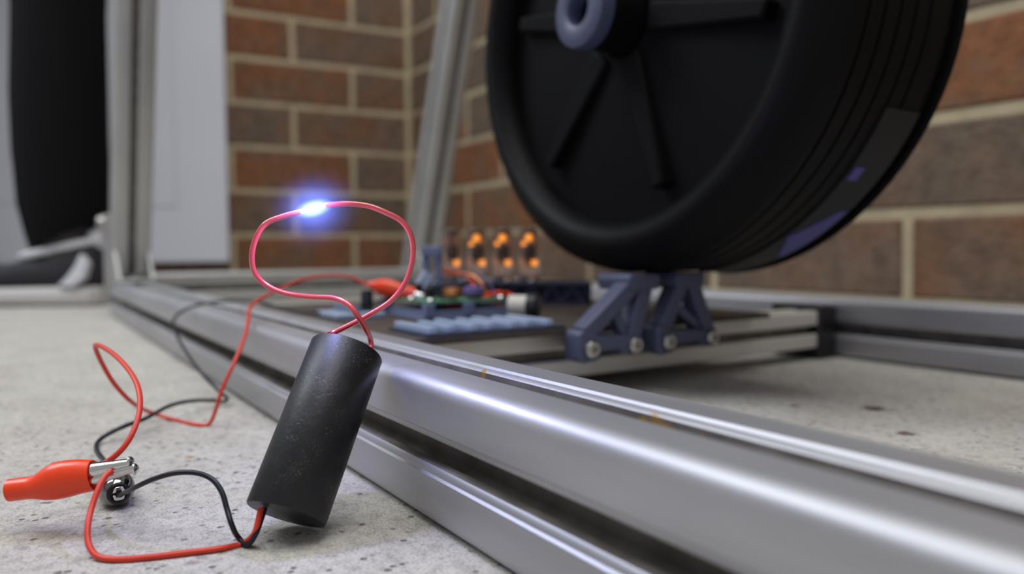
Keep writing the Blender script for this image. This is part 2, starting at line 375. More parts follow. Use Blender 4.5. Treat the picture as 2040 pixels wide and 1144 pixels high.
r2 = obj('rail', MB().prism(PR, (-1.017, .493, .02+e0), Y, Z, (1.62, 0, 0)), 'alu', frame); grime(r2);  r2['label'] = 'rear aluminium rail lying in front of the brick wall'
r3 = obj('rail', MB().prism(PR, (-.997, .132, .0305), X, Z, (0, .341, 0)), 'alu_far', frame); grime(r3);  r3['label'] = 'short far cross rail joining the two long rails'
r4 = obj('rail', MB().prism(PR25, (-.3245, .132, .0205), X, Z, (0, .341, 0)), 'alu_lit', frame); grime(r4);  r4['label'] = 'thinner inner cross rail under the wheel brackets'
r5 = obj('rail', MB().prism(PR25, (-.500, .132, .0205), X, Z, (0, .341, 0)), 'alu_far', frame); grime(r5);  r5['label'] = 'thinner inner cross rail under the far end of the brown board'
lean = math.radians(20.5); ld = V((math.sin(lean), 0, math.cos(lean))); lx = V((math.cos(lean), 0, -math.sin(lean)))
for yy, z0 in ((.1118, .036), (.493, .036)):
    l_ = obj('leg', MB().prism(PR, (-1.004, yy, z0), lx, Y, ld*.72), 'alu_far', frame); grime(l_)
    # angle bracket at the foot, with its bolt
    b_ = MB(); b_.box((-.972, yy-.019, .0415), (-.935, yy+.019, .0455)); b_.prism([(0, 0), (.036, 0), (0, .036)], (-.972, yy-.019, .0455), X, Z, (0, .004, 0))
    b_.prism([(0, 0), (.036, 0), (0, .036)], (-.972, yy+.015, .0455), X, Z, (0, .004, 0))
    br = obj('corner_bracket', b_, 'alu_far', frame, bevel=.0008)
    obj('bolt', MB().lathe([(.006, 0), (.006, .004), (.003, .0045)], (-.952, yy, .0455), Z, 12), 'bolt', br)
pl = obj('end_plate', MB().box((-1.032, .0880, .016), (-1.0195, .136, .121)), 'alu_far', frame, bevel=.001)
obj('bolt', MB().lathe([(.0075, 0), (.0075, .006), (.004, .007)], (-1.026, .088, .112), -Y, 12), 'bolt', pl)
# black joint block where the inner cross rail meets the rear rail
obj('joint_block', MB().box((-.350, .453, .0005), (-.3100, .4728, .0365)), 'chip', frame, bevel=.002)

# ------------------------------------------------------------------ wheel
WC = V((-.307, .261, .198)); WR = .135; WW = .100
wheel = thing('wheel', (WC.x, WC.y+WW/2, WC.z-WR), 'large black rubber wheel with a blue-grey hub standing over the frame', 'wheel')
prof = [(.108, .016), (.110, .006), (.1145, .0015), (.1185, .0), (.1225, .0012), (.1265, .0050), (.1305, .0085), (.1333, .013), (.1350, .020)]
for k in range(1, 6):
    yc = .014+k*.012; prof += [(.1350, yc-.0012), (.1338, yc-.0008), (.1338, yc+.0008), (.1350, yc+.0012)]
prof += [(.1350, .088), (.1343, .094), (.131, .0985), (.122, .100), (.108, .084), (.108, .060)]
prof = [(r, h*.91) for r, h in prof]
obj('tyre', MB().lathe(prof, WC, Y, 96, closed=True), 'rubber', wheel)
obj('rim', MB().lathe([(.1085, .018), (.1085, .086), (.100, .086), (.092, .060), (.0205, .056), (.0205, .012), (.088, .016), (.100, .018)], WC, Y, 64, closed=True), 'rubber_dark', wheel)
for k in range(6):
    a = math.radians(-72+60*k); d = V((math.cos(a), 0, math.sin(a))); t = Y.cross(d)
    mb = MB().prism([(.022, -.0075), (.096, -.0045), (.096, .0045), (.022, .0075)], WC+Y*.0085, d, t, Y*.012)
    obj('spoke', mb, 'rubber_dark', wheel, bevel=.002)
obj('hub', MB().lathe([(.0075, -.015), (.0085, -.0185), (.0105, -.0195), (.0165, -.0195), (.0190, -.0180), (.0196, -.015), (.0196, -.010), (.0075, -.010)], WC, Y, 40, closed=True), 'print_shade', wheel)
obj('hub_sleeve', MB().lathe([(.0076, -.0102), (.0185, -.0102), (.0190, .090), (.0076, .090)], WC, Y, 40, closed=True), 'rubber_dark', wheel)
obj('axle', MB().lathe([(.0072, 0), (.0072, .150), (.005, .152)], WC-Y*.010, Y, 20), 'rubber_dark', wheel)
# a grey strip stuck round part of the tread's far shoulder, the spark's blue reflection painted on it as a patch
def arc_strip(a0, a1, y0, y1, r0, r1, n=14, taper=0.0):
    R_ = []
    for i in range(n+1):
        a = math.radians(a0+(a1-a0)*i/n); d = V((math.cos(a), 0, math.sin(a))); o = WC.copy(); o.y = 0
        ys = y0+(y1-y0)*taper*abs(2*i/n-1)
        R_.append([o+d*r0+Y*(WC.y+ys), o+d*r1+Y*(WC.y+ys), o+d*r1+Y*(WC.y+y1), o+d*r0+Y*(WC.y+y1)])
    return MB().rings(R_)
obj('tread_strip', arc_strip(-84, -27, .056, .0825, .1345, .1362), 'grey_strip', wheel)
obj('reflection_patch', arc_strip(-68, -50, .058, .0805, .1358, .1366, taper=.75), 'violet_reflection', wheel)
obj('reflection_patch', arc_strip(-42, -39, .058, .065, .1358, .1366), 'violet_reflection', wheel)
obj('outer_flange', MB().lathe([(.112, .0905), (.1355, .0905), (.1370, .0925), (.1355, .0945), (.112, .0945)], WC, Y, 96, closed=True), 'rubber_dark', wheel)

# ------------------------------------------------------------------ printed brackets carrying the wheel
def bar(mb, p, q, w, x0, x1):
    p, q = V((0, *p)), V((0, *q)); d = (q-p); L = d.length; d.normalize(); n = X.cross(d)
    mb.prism([(-w/2*.2, -w/2), (L+w/2*.2, -w/2), (L+w/2*.2, w/2), (-w/2*.2, w/2)], p+X*x0, d, n, X*(x1-x0)); return mb
def bracket(y0, y1, ya, label):
    t = thing('wheel_bracket', (-.300, (y0+y1)/2, .021), label, 'bracket', 'brackets under the wheel')
    x0, x1, xs = -.2985, -.286, -.3118
    b = MB()
    w = y1-y0
    b.prism([(y0-.0065, .0215), (y0-.003, .0195), (y0+.006, .0205), (y0+.008, .0245), (y1-.008, .0250), (y1-.006, .0220), (y1+.005, .0215), (y1+.0075, .0255), (y1+.0065, .031), (y0+.004, .033), (y0-.004, .0365), (y0-.0065, .034)], (x0, 0, 0), Y, Z, X*(x1-x0))
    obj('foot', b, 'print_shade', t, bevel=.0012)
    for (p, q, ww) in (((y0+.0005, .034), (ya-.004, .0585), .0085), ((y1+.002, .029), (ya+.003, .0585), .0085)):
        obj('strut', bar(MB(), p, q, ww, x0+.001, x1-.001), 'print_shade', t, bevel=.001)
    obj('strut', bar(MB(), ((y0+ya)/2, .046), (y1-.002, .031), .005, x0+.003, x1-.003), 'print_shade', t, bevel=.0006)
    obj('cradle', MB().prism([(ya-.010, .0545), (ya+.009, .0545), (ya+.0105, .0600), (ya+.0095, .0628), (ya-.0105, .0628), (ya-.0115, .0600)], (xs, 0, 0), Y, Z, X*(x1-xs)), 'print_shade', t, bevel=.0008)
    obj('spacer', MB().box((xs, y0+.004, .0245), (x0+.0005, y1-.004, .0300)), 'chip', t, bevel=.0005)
    for yb in (y0, y1):
        bo = obj('bolt', MB().lathe([(.0042, -.0005), (.0042, .0028), (.0034, .0035), (.0022, .0035), (.0020, .0010), (.0005, .0008)], (x1, yb, .0268), X, 16), 'bolt', t)
bracket(.2335, .2620, .2705, 'blue-grey printed wheel bracket on the cross rail, nearer the front rail')
bracket(.2855, .3185, .3040, 'blue-grey printed wheel bracket on the cross rail, nearer the brick wall')

# ------------------------------------------------------------------ brown board and the electronics on it
tag(obj('base_board', MB().box((-.555, .136, .0332), (-.298, .385, .0362)), 'board', smooth=False), 'thin dark brown board lying across the inner cross rails', 'board')
# slatted tray
ZT = .0363
tray = thing('slatted_tray', (-.318, .19, ZT), 'flat pale blue-grey printed tray with raised slats on the board edge', 'tray')
obj('tray_base', MB().box((-.341, .1515, ZT), (-.300, .2290, ZT+.0015)), 'print_dark', tray, smooth=False)
for k in range(7):
    yk = .1535+k*.0108
    x0, x1 = (-.339, -.301) if k % 2 == 0 else (-.336, -.303)
    obj('slat', MB().box((x0, yk, ZT+.0014), (x1, yk+.0042, ZT+.0046)), 'print_light', tray, smooth=False, bevel=.0006)
t2 = thing('printed_plate', (-.425, .165, ZT), 'small pale blue-grey printed plate lying left of the slatted tray', 'plate')
obj('plate_body', MB().box((-.445, .150, ZT), (-.408, .180, ZT+.0035)), 'print_light', t2, bevel=.001)
obj('rib', MB().box((-.442, .160, ZT+.0034), (-.411, .166, ZT+.0065)), 'print', t2, bevel=.0006)
# circuit board in its holder
hd = thing('board_holder', (-.405, .215, ZT), 'blue-grey printed holder carrying a small green circuit board', 'holder')
def rect(lo, hi, z0, z1, th):
    m = MB(); (a, b), (c, d) = lo, hi
    m.box((a, b, z0), (c, b+th, z1)); m.box((a, d-th, z0), (c, d, z1)); m.box((a, b+th, z0), (a+th, d-th, z1)); m.box((c-th, b+th, z0), (c, d-th, z1)); return m
obj('holder_base', MB().box((-.432, .188, ZT), (-.372, .248, ZT+.002)), 'print', hd, bevel=.0006)
obj('holder_wall', rect((-.431, .189), (-.373, .247), ZT+.0018, ZT+.0052, .003), 'print', hd, smooth=False, bevel=.0004)
for px, py in ((-.3735, .1895), (-.3735, .2445), (-.4290, .1895), (-.4290, .2445), (-.3735, .215)):
    obj('post', MB().box((px-.0025, py-.0025, ZT+.002), (px+.0025, py+.0035, ZT+.0095)), 'print', hd, smooth=False, bevel=.0005)
ZP = ZT+.0092
pcb = thing('circuit_board', (-.402, .218, ZP), 'small green circuit board full of components in the printed holder', 'circuit board')
obj('board_plate', MB().box((-.430, .190, ZP), (-.3745, .246, ZP+.0014)), 'pcb', pcb, smooth=False)
zt = ZP+.0014
obj('inductor', MB().lathe([(.0036, 0), (.0058, .0008), (.0062, .003), (.0058, .0052), (.0036, .006), (.0028, .003)], (-.404, .222, zt), Z, 20, closed=True), 'copper', pcb)
obj('inductor', MB().lathe([(.0034, 0), (.0062, .0008), (.0068, .0035), (.0062, .0062), (.0034, .007), (.0026, .0035)], (-.396, .2325, zt), Z, 20, closed=True), 'purple', pcb)
obj('capacitor', MB().lathe([(.0034, 0), (.0036, .0004), (.0034, .001), (.0036, .0014), (.0036, .0082), (.0032, .0086)], (-.418, .205, zt), Z, 16), 'chip', pcb)
obj('capacitor', MB().lathe([(.0028, 0), (.0030, .0004), (.0028, .001), (.0030, .0014), (.0030, .0062), (.0026, .0066)], (-.409, .2085, zt), Z, 16), 'chip', pcb)
for q_, (c_, m_) in enumerate((((0, 0), 'copper'), ((.004, .003), 'purple'), ((.007, .008), 'black_wire'))):
    obj('patch_wire', MB().tube([(-.422+c_[0], .226+c_[1], zt+.007), (-.412+c_[0], .229+c_[1], zt+.014-q_*.002), (-.400+c_[0], .236+c_[1], zt+.012), (-.390+c_[0], .240+c_[1], zt)], .0005, 6, 4), m_, pcb)
obj('terminal_block', MB().box((-.424, .214, zt), (-.414, .236, zt+.008)), 'print_dark', pcb, bevel=.0006)
obj('chip', MB().box((-.392, .206, zt), (-.383, .214, zt+.0016)), 'chip', pcb, bevel=.0003)
obj('chip', MB().box((-.388, .222, zt), (-.380, .229, zt+.0025)), 'chip', pcb, bevel=.0003)
for px, py in ((-.3785, .194), (-.380, .242), (-.425, .194), (-.402, .1935)):
    obj('solder_joint', MB().lathe([(.0022, 0), (.0020, .0008), (.0012, .0016), (.0004, .0019)], (px, py, zt), Z, 12), 'steel', pcb)
obj('led', MB().lathe([(.0014, 0), (.0014, .002), (.001, .003), (.0003, .0034)], (-.377, .238, zt-.004), Z, 10), 'red_wire', pcb)
LOOP_A = [(-0.2146,0.0899,0.0428),(-0.2127,0.0887,0.0472),(-0.2095,0.0857,0.0522),(-0.2086,0.0829,0.0564),(-0.2108,0.0807,0.0597),(-0.2151,0.078,0.0613),(-0.2202,0.0731,0.0616),(-0.2253,0.0671,0.0626),(-0.2285,0.0626,0.0649),(-0.2296,0.0593,0.0687),(-0.2293,0.0584,0.0739),(-0.2283,0.0596,0.0796),(-0.2269,0.0621,0.0835),(-0.2241,0.0665,0.0856),(-0.2213,0.0709,0.0869)]
LOOP_B = [(-0.2224,0.0767,0.0482),(-0.2195,0.0795,0.0504),(-0.2161,0.0839,0.0531),(-0.2131,0.0888,0.0561),(-0.2101,0.0936,0.0596),(-0.2082,0.0969,0.0637),(-0.2067,0.0988,0.0684),(-0.2053,0.0995,0.0744),(-0.205,0.0986,0.08),(-0.2062,0.0963,0.084),(-0.2083,0.0924,0.0865),(-0.2108,0.0879,0.0885),(-0.2136,0.0827,0.0892),(-0.2173,0.077,0.0888)]
SPARK = [(-0.2213,0.0709,0.0869),(-0.2193,0.0739,0.0879),(-0.2173,0.077,0.0888)]
IN_RED = [(-0.1943,0.0504,0.0095),(-0.1931,0.0493,0.0067),(-0.1925,0.0482,0.004),(-0.1958,0.0463,0.0008),(-0.1953,0.0406,0.0008),(-0.1973,0.0327,0.0008),(-0.1994,0.0251,0.0008),(-0.2025,0.018,0.0008),(-0.2064,0.0142,0.0012),(-0.2104,0.0127,0.0033),(-0.214,0.0129,0.0066),(-0.2182,0.0142,0.01),(-0.2213,0.0161,0.0137),(-0.2234,0.0177,0.0158),(-0.2247,0.0194,0.0169)]
IN_BLACK = [(-0.1948,0.0515,0.0092),(-0.1933,0.0499,0.0063),(-0.1919,0.0481,0.0035),(-0.194,0.0466,0.0008),(-0.1968,0.0453,0.002),(-0.1951,0.0434,0.006),(-0.1981,0.0429,0.0095),(-0.2011,0.0423,0.0134),(-0.2041,0.0406,0.0162),(-0.2076,0.0374,0.0175),(-0.212,0.0332,0.0171),(-0.2185,0.0287,0.0146),(-0.2287,0.0245,0.0099),(-0.2427,0.0229,0.0047)]
LEAD_RED = [(-0.244,-0.0123,0.0112),(-0.2599,-0.0147,0.0102),(-0.2654,-0.0084,0.0099),(-0.2617,0.0027,0.0104),(-0.254,0.0126,0.0109),(-0.2485,0.0193,0.0131),(-0.2467,0.0243,0.0172),(-0.2493,0.028,0.0222),(-0.2553,0.0304,0.0277),(-0.2647,0.031,0.0325),(-0.2777,0.0298,0.0365),(-0.2941,0.027,0.04),(-0.3084,0.0238,0.0417),(-0.3169,0.0234,0.04),(-0.3253,0.0264,0.0321),(-0.327,0.0302,0.0243),(-0.3325,0.0359,0.0163),(-0.3674,0.0475,0.004),(-0.3604,0.0561,0.0008),(-0.3426,0.0632,0.0008),(-0.3411,0.067,0.0008),(-0.3397,0.0695,0.006),(-0.3383,0.0725,0.0161),(-0.341,0.0786,0.0273),(-0.3544,0.0864,0.0366),(-0.3692,0.0918,0.0433),(-0.3842,0.0966,0.0477),(-0.4011,0.1077,0.0515),(-0.4198,0.1252,0.0561),(-0.4319,0.1436,0.0601),(-0.4384,0.1612,0.0607),(-0.4372,0.1718,0.0587),(-0.432,0.1794,0.054),(-0.4277,0.1857,0.0509)]
LEAD_BLACK = [(-0.2475,0.0221,0.0069),(-0.2521,0.0218,0.0096),(-0.3051,0.0238,0.0008),(-0.3231,0.0231,0.001),(-0.3349,0.026,0.002),(-0.3355,0.0327,0.005),(-0.3438,0.0429,0.006),(-0.3598,0.0541,0.007),(-0.3727,0.0657,0.006),(-0.3839,0.078,0.003),(-0.3796,0.0833,0.0033),(-0.3834,0.0814,0.0064),(-0.4117,0.079,0.0114),(-0.4492,0.0773,0.02),(-0.4852,0.0779,0.0281),(-0.5071,0.0816,0.0348),(-0.5082,0.0896,0.04),(-0.5005,0.1016,0.0434),(-0.4849,0.1162,0.0446),(-0.4763,0.1293,0.0426),(-0.4593,0.1367,0.0399),(-0.441,0.1462,0.0388),(-0.4327,0.1587,0.039),(-0.4254,0.1701,0.0413),(-0.4236,0.1822,0.0451),(-0.4225,0.1933,0.0472)]
ORANGE = [(-0.3975,0.2127,0.0434),(-0.3917,0.2215,0.0431),(-0.3911,0.2317,0.0454),(-0.3897,0.2433,0.049),(-0.3855,0.2497,0.0487),(-0.382,0.2547,0.045)]
REDW = [(-0.4441,0.2345,0.0616),(-0.4388,0.2426,0.0612),(-0.4298,0.247,0.0587),(-0.4182,0.2459,0.0525),(-0.4079,0.2427,0.0451)]
tag(obj('jumper_wire', MB().tube(ORANGE, .0015, 8), 'clip_red'), 'thick orange jumper wire lying over the green circuit board', 'wire')
tag(obj('jumper_wire', MB().tube(REDW, .0012, 8), 'red_wire'), 'thin red wire arching from the tall printed stand to the circuit board', 'wire')
# tall forked stand
st = thing('forked_stand', (-.447, .229, ZT), 'tall blue-grey printed stand with a wide head and splayed struts', 'stand')
C0 = V((-.447, .2305, 0)); Rr = RIGHT
def slab(c, hw, hd, z0, z1):
    m = MB(); a, b = RIGHT*hw, FWD*hd; q = [c-a-b, c+a-b, c+a+b, c-a+b]
    return m.add([V((p.x, p.y, z0)) for p in q]+[V((p.x, p.y, z1)) for p in q], [(3,2,1,0),(4,5,6,7),(0,1,5,4),(1,2,6,5),(2,3,7,6),(3,0,4,7)])
obj('head', slab(C0, .0066, .006, .0715, .0785), 'print', st, bevel=.0008)
for sx in (-1, 1): obj('post', slab(C0+RIGHT*.0042*sx, .0021, .004, .0480, .0716), 'print', st, bevel=.0005)
obj('stand_foot', slab(C0+RIGHT*.002, .009, .008, ZT, .0482), 'print', st, bevel=.0008)
for dz in (0, .006):
    p = C0+V((0, 0, .0615-dz*.4))-RIGHT*(.003-dz*.5)-FWD*.005; q = C0-RIGHT*(.0150-dz*1.0)-FWD*.008; q.z = .0425
    obj('strut', MB().rod(p, q, .0025, 8), 'print_light', st)
# small black capacitor on the left, small motor to the right
tag(obj('black_capacitor', MB().lathe([(.0033, 0), (.0036, .0006), (.0036, .0115), (.003, .0125)], (-.420, .173, ZT+.0035), Z, 18), 'chip'), 'small upright black cylinder standing on the pale printed plate', 'capacitor')
mo = thing('small_motor', (-.356, .240, ZT), 'small pale motor with a round black cap in front of the truss rack', 'motor')
ma, mbq = V((-.363, .2365, ZT+.0072)), V((-.349, .2485, ZT+.0072)); md = (mbq-ma).normalized()
obj('motor_body', MB().lathe([(.0040, 0), (.0062, .0006), (.0062, .011), (.0050, .0115)], ma, md, 24), 'ivory', mo)
obj('motor_cap', MB().lathe([(.0070, 0), (.0072, .0008), (.0072, .0055), (.0060, .0065), (.0030, .0066)], ma+md*.0113, md, 24), 'chip', mo)
tag(obj('terminal_strip', MB().box((-.384, .247, ZT), (-.366, .2580, ZT+.0065)), 'tan', bevel=.0008), 'amber terminal strip on the board beside the small motor', 'terminal strip')
# rack of glass tubes
T0, T1 = V((-.4950, .2762, 0)), V((-.402, .3600, 0)); td = (T1-T0).normalized(); tn = V((td.y, -td.x, 0))
rack = thing('tube_rack', (-.455, .312, ZT), 'dark printed truss rack holding a row of glowing glass tubes', 'rack')
def along(a, n, z): p = T0+td*a+tn*n; return V((p.x, p.y, z))
def abox(a0, a1, n0, n1, z0, z1):
    q = [along(a0, n0, 0), along(a1, n0, 0), along(a1, n1, 0), along(a0, n1, 0)]
    return MB().add([V((p.x, p.y, z0)) for p in q]+[V((p.x, p.y, z1)) for p in q], [(3,2,1,0),(4,5,6,7),(0,1,5,4),(1,2,6,5),(2,3,7,6),(3,0,4,7)])
obj('shelf', abox(-.011, .100, -.011, .011, .0500, .0530), 'print_dark', rack, bevel=.0006)
obj('rack_foot', abox(-.011, .100, .006, .011, ZT, ZT+.002), 'print_dark', rack, bevel=.0004)
obj('rack_foot', abox(-.011, .100, -.011, -.006, ZT, ZT+.002), 'print_dark', rack, bevel=.0004)
obj('gap_backing', abox(-.011, .100, -.0095, -.0080, ZT+.002, .0500), 'print_dark', rack)  # backing added behind the truss so its gaps read dark
for n in (.0085,):
    for k in range(7):
        a0 = -.008+k*.0150
        for a, b in ((a0, a0+.0075), (a0+.015, a0+.0075)):
            obj('truss_bar', MB().rod(along(a, n, ZT+.0018), along(b, n, .0502), .0011, 6), 'print_dark', rack)
for a in (.006, .024, .042, .060):
    obj('screw', MB().lathe([(.0034, 0), (.0032, .0014), (.0016, .0024), (.0003, .0026)], along(a, .0085, .0530), Z, 12), 'steel', rack)
def along_px(k): return -.0045+k*.0200
names = ['leftmost clear glass tube in the rack, glowing only at its foot', 'second glass tube from the left, orange glow at top and foot', 'third glass tube from the left, orange glow at top and foot', 'fourth glass tube from the left, dimmer glow, partly behind the wheel']
for k in range(4):
    p = along(along_px(k), 0, .0530)
    t = thing('glass_tube', p, names[k], 'tube', 'glass tubes in the truss rack')
    R0 = .0078; H = .0395
    out = [(R0*.86, .002), (R0, .004), (R0, H-.006), (R0*.88, H-.0025), (R0*.55, H-.0006), (.0004, H)]
    inn = [(.0003, H-.0009), (R0*.52, H-.0015), (R0*.82, H-.0032), (R0-.0007, H-.0063), (R0-.0007, .0045), (R0*.80, .0032)]
    obj('glass', MB().lathe(out+inn, p, Z, 24, closed=True), 'glass', t)
    obj('plate', MB().rings([[p+RIGHT*(x*.0040)+FWD*(y*.0024)+Z*z_ for x, y in ((-1, -1), (1, -1), (1, 1), (-1, 1))] for z_ in (.0165, H-.0135)]), 'brown_plate', t, bevel=.0003)
    obj('socket', MB().lathe([(.0065, 0), (.0070, .0006), (.0070, .0022), (.0055, .0026)], p, Z, 20), 'print_dark', t)
    for sx in (-1, 1): obj('lead_wire', MB().tube([p+RIGHT*.0045*sx+Z*.0025, p+RIGHT*.0045*sx+Z*.018, p+RIGHT*.0035*sx+Z*(H-.008)], .0004, 5, 4), 'steel', t)
    obj('getter_cap', MB().lathe([(.0042, 0), (.0052, .0006), (.0046, .0022), (.0004, .0030)], p+Z*(H-.0046), Z, 16), 'chip', t)
    glows = [(.0052, .0130, .0026, .0023)]
    if k: glows += [(-.0003, H-.0080, .0028, .0028), (-.0052, H-.0125, .0018, .0016)]
    for dx, dz, hw, hh in glows:
        c = p+RIGHT*dx*.75+Z*dz
        coil = [c+RIGHT*(hw*.62*math.cos(u))+FWD*(hw*.62*math.sin(u))+Z*(hh*(u/(5*math.pi)-1)*.7) for u in [i*math.pi/4 for i in range(41)]]
        obj('filament', MB().tube(coil, .00062, 5, 1), 'filament', t)

# ------------------------------------------------------------------ high-voltage module with its spark
B0, T0_ = V((-.1945, .0568, .0064)), V((-.2102, .0802, .0460)); ax = (T0_-B0).normalized(); AL = (T0_-B0).length; AR = .0107
mod = thing('spark_module', (B0.x, B0.y, 0), 'black plastic cylinder leaning on the front rail with a sparking red wire loop', 'module')
obj('casing', MB().lathe([(.0006, 0), (AR-.0003, 0), (AR, .0004), (AR, AL-.0004), (AR-.0003, AL), (AR-.0010, AL), (AR-.0012, AL-.0004), (.0006, AL-.0004)], B0, ax, 64), 'black_tube', mod)
def enter(pts, end, depth):      # root a wire inside the end of the casing
    return pts
hv1 = obj('output_wire', MB().tube([T0_+RIGHT*.0066-ax*.003+FWD*.002]+LOOP_A[1:], .00083, 12, 8), 'hv_wire', mod)
hv2 = obj('output_wire', MB().tube([T0_-RIGHT*.0068-ax*.002, V((-0.2156, 0.0753, 0.0498)), V((-0.2182, 0.0787, 0.0505))]+LOOP_B[2:], .00083, 12, 8), 'hv_wire', mod)
obj('input_wire', MB().tube(IN_RED, .00078, 10, 8), 'red_wire', mod)['label'] = 'red input wire'
obj('input_wire', MB().tube(IN_BLACK, .00070, 10, 8), 'black_wire', mod)['label'] = 'black input wire'
sp = [V(p) for p in SPARK]; sm = []
a, b = sp[0], sp[2]
for i in range(13):
    t = i/12; w = math.sin(t*math.pi); sm.append(a.lerp(b, t)+(cu*random.uniform(-1, 1)+cr*random.uniform(-1, 1)+fw*random.uniform(-1, 1))*.00015*w+cu*.0004*w)
spark = thing('electric_spark', a.lerp(b, .5), 'blazing blue-white spark bridging the gap in the red wire loop', 'spark')
sr = []
for i, p in enumerate(sm):
    w = .00042+.00062*math.sin(math.pi*i/12)**.7; d = (b-a).normalized(); o1 = d.orthogonal().normalized(); o2 = d.cross(o1)
    sr.append([p+(o1*math.cos(u*math.pi/4)+o2*math.sin(u*math.pi/4))*w for u in range(8)])
obj('spark_core', MB().rings(sr), 'spark', spark)
cm = D.meshes.new('bloom_halo'); bm = bmesh.new(); bmesh.ops.create_icosphere(bm, subdivisions=3, radius=1.0); bm.to_mesh(cm); bm.free(); cm.materials.append(M['glow_volume'])  # emissive halo added for the spark's bloom
ca = D.objects.new('bloom_halo', cm); COL.objects.link(ca); ca.parent = spark; ca.rotation_euler = (b-a).to_track_quat('X', 'Z').to_euler(); ca.scale = (.0185, .0155, .0155)
cb = ca.copy(); COL.objects.link(cb); cb.name = 'plasma_sheath'; cb.data = cm.copy(); cb.data.materials[0] = M['plasma']; cb.scale = (.0062, .0030, .0030)

# ------------------------------------------------------------------ test leads
lead = thing('clip_lead', (-.33, .06, 0), 'long red test lead looping over the rail, with orange-red crocodile clips', 'test lead')
obj('cable', MB().tube([(-.2416, -.0030, .0128), (-.2437, -.0010, .0122)]+[(-.2500, .0085, .0112), (-.2500, .0145, .0120)]+LEAD_RED[5:], .00085, 10, 6), 'red_wire', lead)
def boot(p0, p1, prof, m, parent, flat=.9):
    p0, p1 = V(p0), V(p1); d = (p1-p0).normalized(); a = (Z-d*d.z).normalized(); b = d.cross(a); L = (p1-p0).length; R_ = []
    for s, ra, rb, dz in prof:
        R_.append([p0+d*(s*L)+a*(dz+ra*math.cos(2*math.pi*i/28))+b*(rb*math.sin(2*math.pi*i/28)) for i in range(28)])
    return R_, d, a, b
k0, k1 = V((-.2396, -.0038, .0118)), V((-.2292, .0156, .0150))
prf = [(-.02, .0008, .0008, .0006), (.0, .0022, .0022, .0002), (.02, .0030, .0030, .0), (.24, .0030, .0031, -.0002), (.33, .0033, .0034, -.0003), (.43, .0043, .0040, .0), (.55, .0050, .0043, .0004), (.70, .0050, .0042, .0005), (.85, .0046, .0040, .0005), (.96, .0043, .0039, .0003), (1.0, .0042, .0039, .0002),
       (1.005, .0039, .0036, .0002), (.97, .0036, .0033, .0002), (.80, .0034, .0030, .0002)]
R_, kd, ka, kb = boot(k0, k1, prf, None, None)
obj('clip_boot', MB().rings(R_), 'clip_red', lead)
# two sheet-steel jaws, each a half channel tapering to the tip
def jaw(p0, L, r0, r1, sign, open_, teeth=False):
    m = MB(); R2 = []
    for i in range(9):
        s = i/8; r = r0+(r1-r0)*s; c = p0+kd*(L*s)+ka*(sign*(.0006+open_*s))
        n = 13; o = []; q = []
        for j in range(n):
            u = math.radians(-48+276*j/(n-1)); o.append(c+kb*(r*math.cos(u))+ka*(sign*r*.85*math.sin(u))); q.append(c+kb*((r-.0004)*math.cos(u))+ka*(sign*(r-.0004)*.85*math.sin(u)))
        R2.append(o+q[::-1])
    m.rings(R2)
    tip = p0+kd*L+ka*(sign*(.0006+open_))
    m.lathe([(r1, 0), (r1*.95, .0006), (r1*.6, .0011), (.0002, .0013)], tip+ka*(sign*r1*.25)-kd*.0004, kd, 12)
    if teeth:
        for i in range(5):
            c = p0+kd*(L*(.55+.09*i))+ka*(sign*(.0006+open_*(.55+.09*i)))
            for sd in (-1, 1):
                rr_ = r0+(r1-r0)*(.55+.09*i)
                m.add([c+kb*(sd*rr_)-kd*.0005, c+kb*(sd*rr_)+kd*.0005, c+kb*(sd*(rr_-.0004))+kd*.0005, c+kb*(sd*(rr_-.0004))-kd*.0005, c+kb*(sd*(rr_-.0002))-ka*(sign*.0008)],
                      [(0,1,2,3),(0,1,4),(1,2,4),(2,3,4),(3,0,4)])
    return m
j0 = k0.lerp(k1, .84)
jl = obj('jaw', jaw(j0+ka*.0008, .0136, .0030, .0015, 1, .0004), 'steel', lead)
obj('jaw', jaw(j0-ka*.0004+kb*.0008, .0148, .0020, .0015, -1, -.0016, True), 'steel', lead)
f0, f1 = V((-.4325, .1790, .0552)), V((-.4165, .2025, .0485))
R3, fd, fa, fb = boot(f0, f1, [(-.02, .0008, .0008, 0), (.0, .0016, .0016, 0), (.10, .0026, .0024, 0), (.25, .0050, .0042, 0), (.42, .0058, .0046, 0), (.62, .0052, .0044, 0), (.82, .0046, .0040, 0), (1.0, .0042, .0036, 0), (1.0, .0034, .0028, 0), (.85, .003, .0026, 0)], None, None)
obj('clip_boot', MB().rings(R3), 'clip_red', lead)
obj('jaw', MB().lathe([(.0026, -.004), (.0024, .004), (.0014, .009), (.0008, .0095)], f1, fd, 10), 'steel', lead)

bl = thing('clip_lead', (-.40, .05, 0), 'black test lead trailing over the rail, ending in a round chrome clip', 'test lead')
obj('cable', MB().tube(LEAD_BLACK, .00088, 10, 6), 'black_wire', bl)
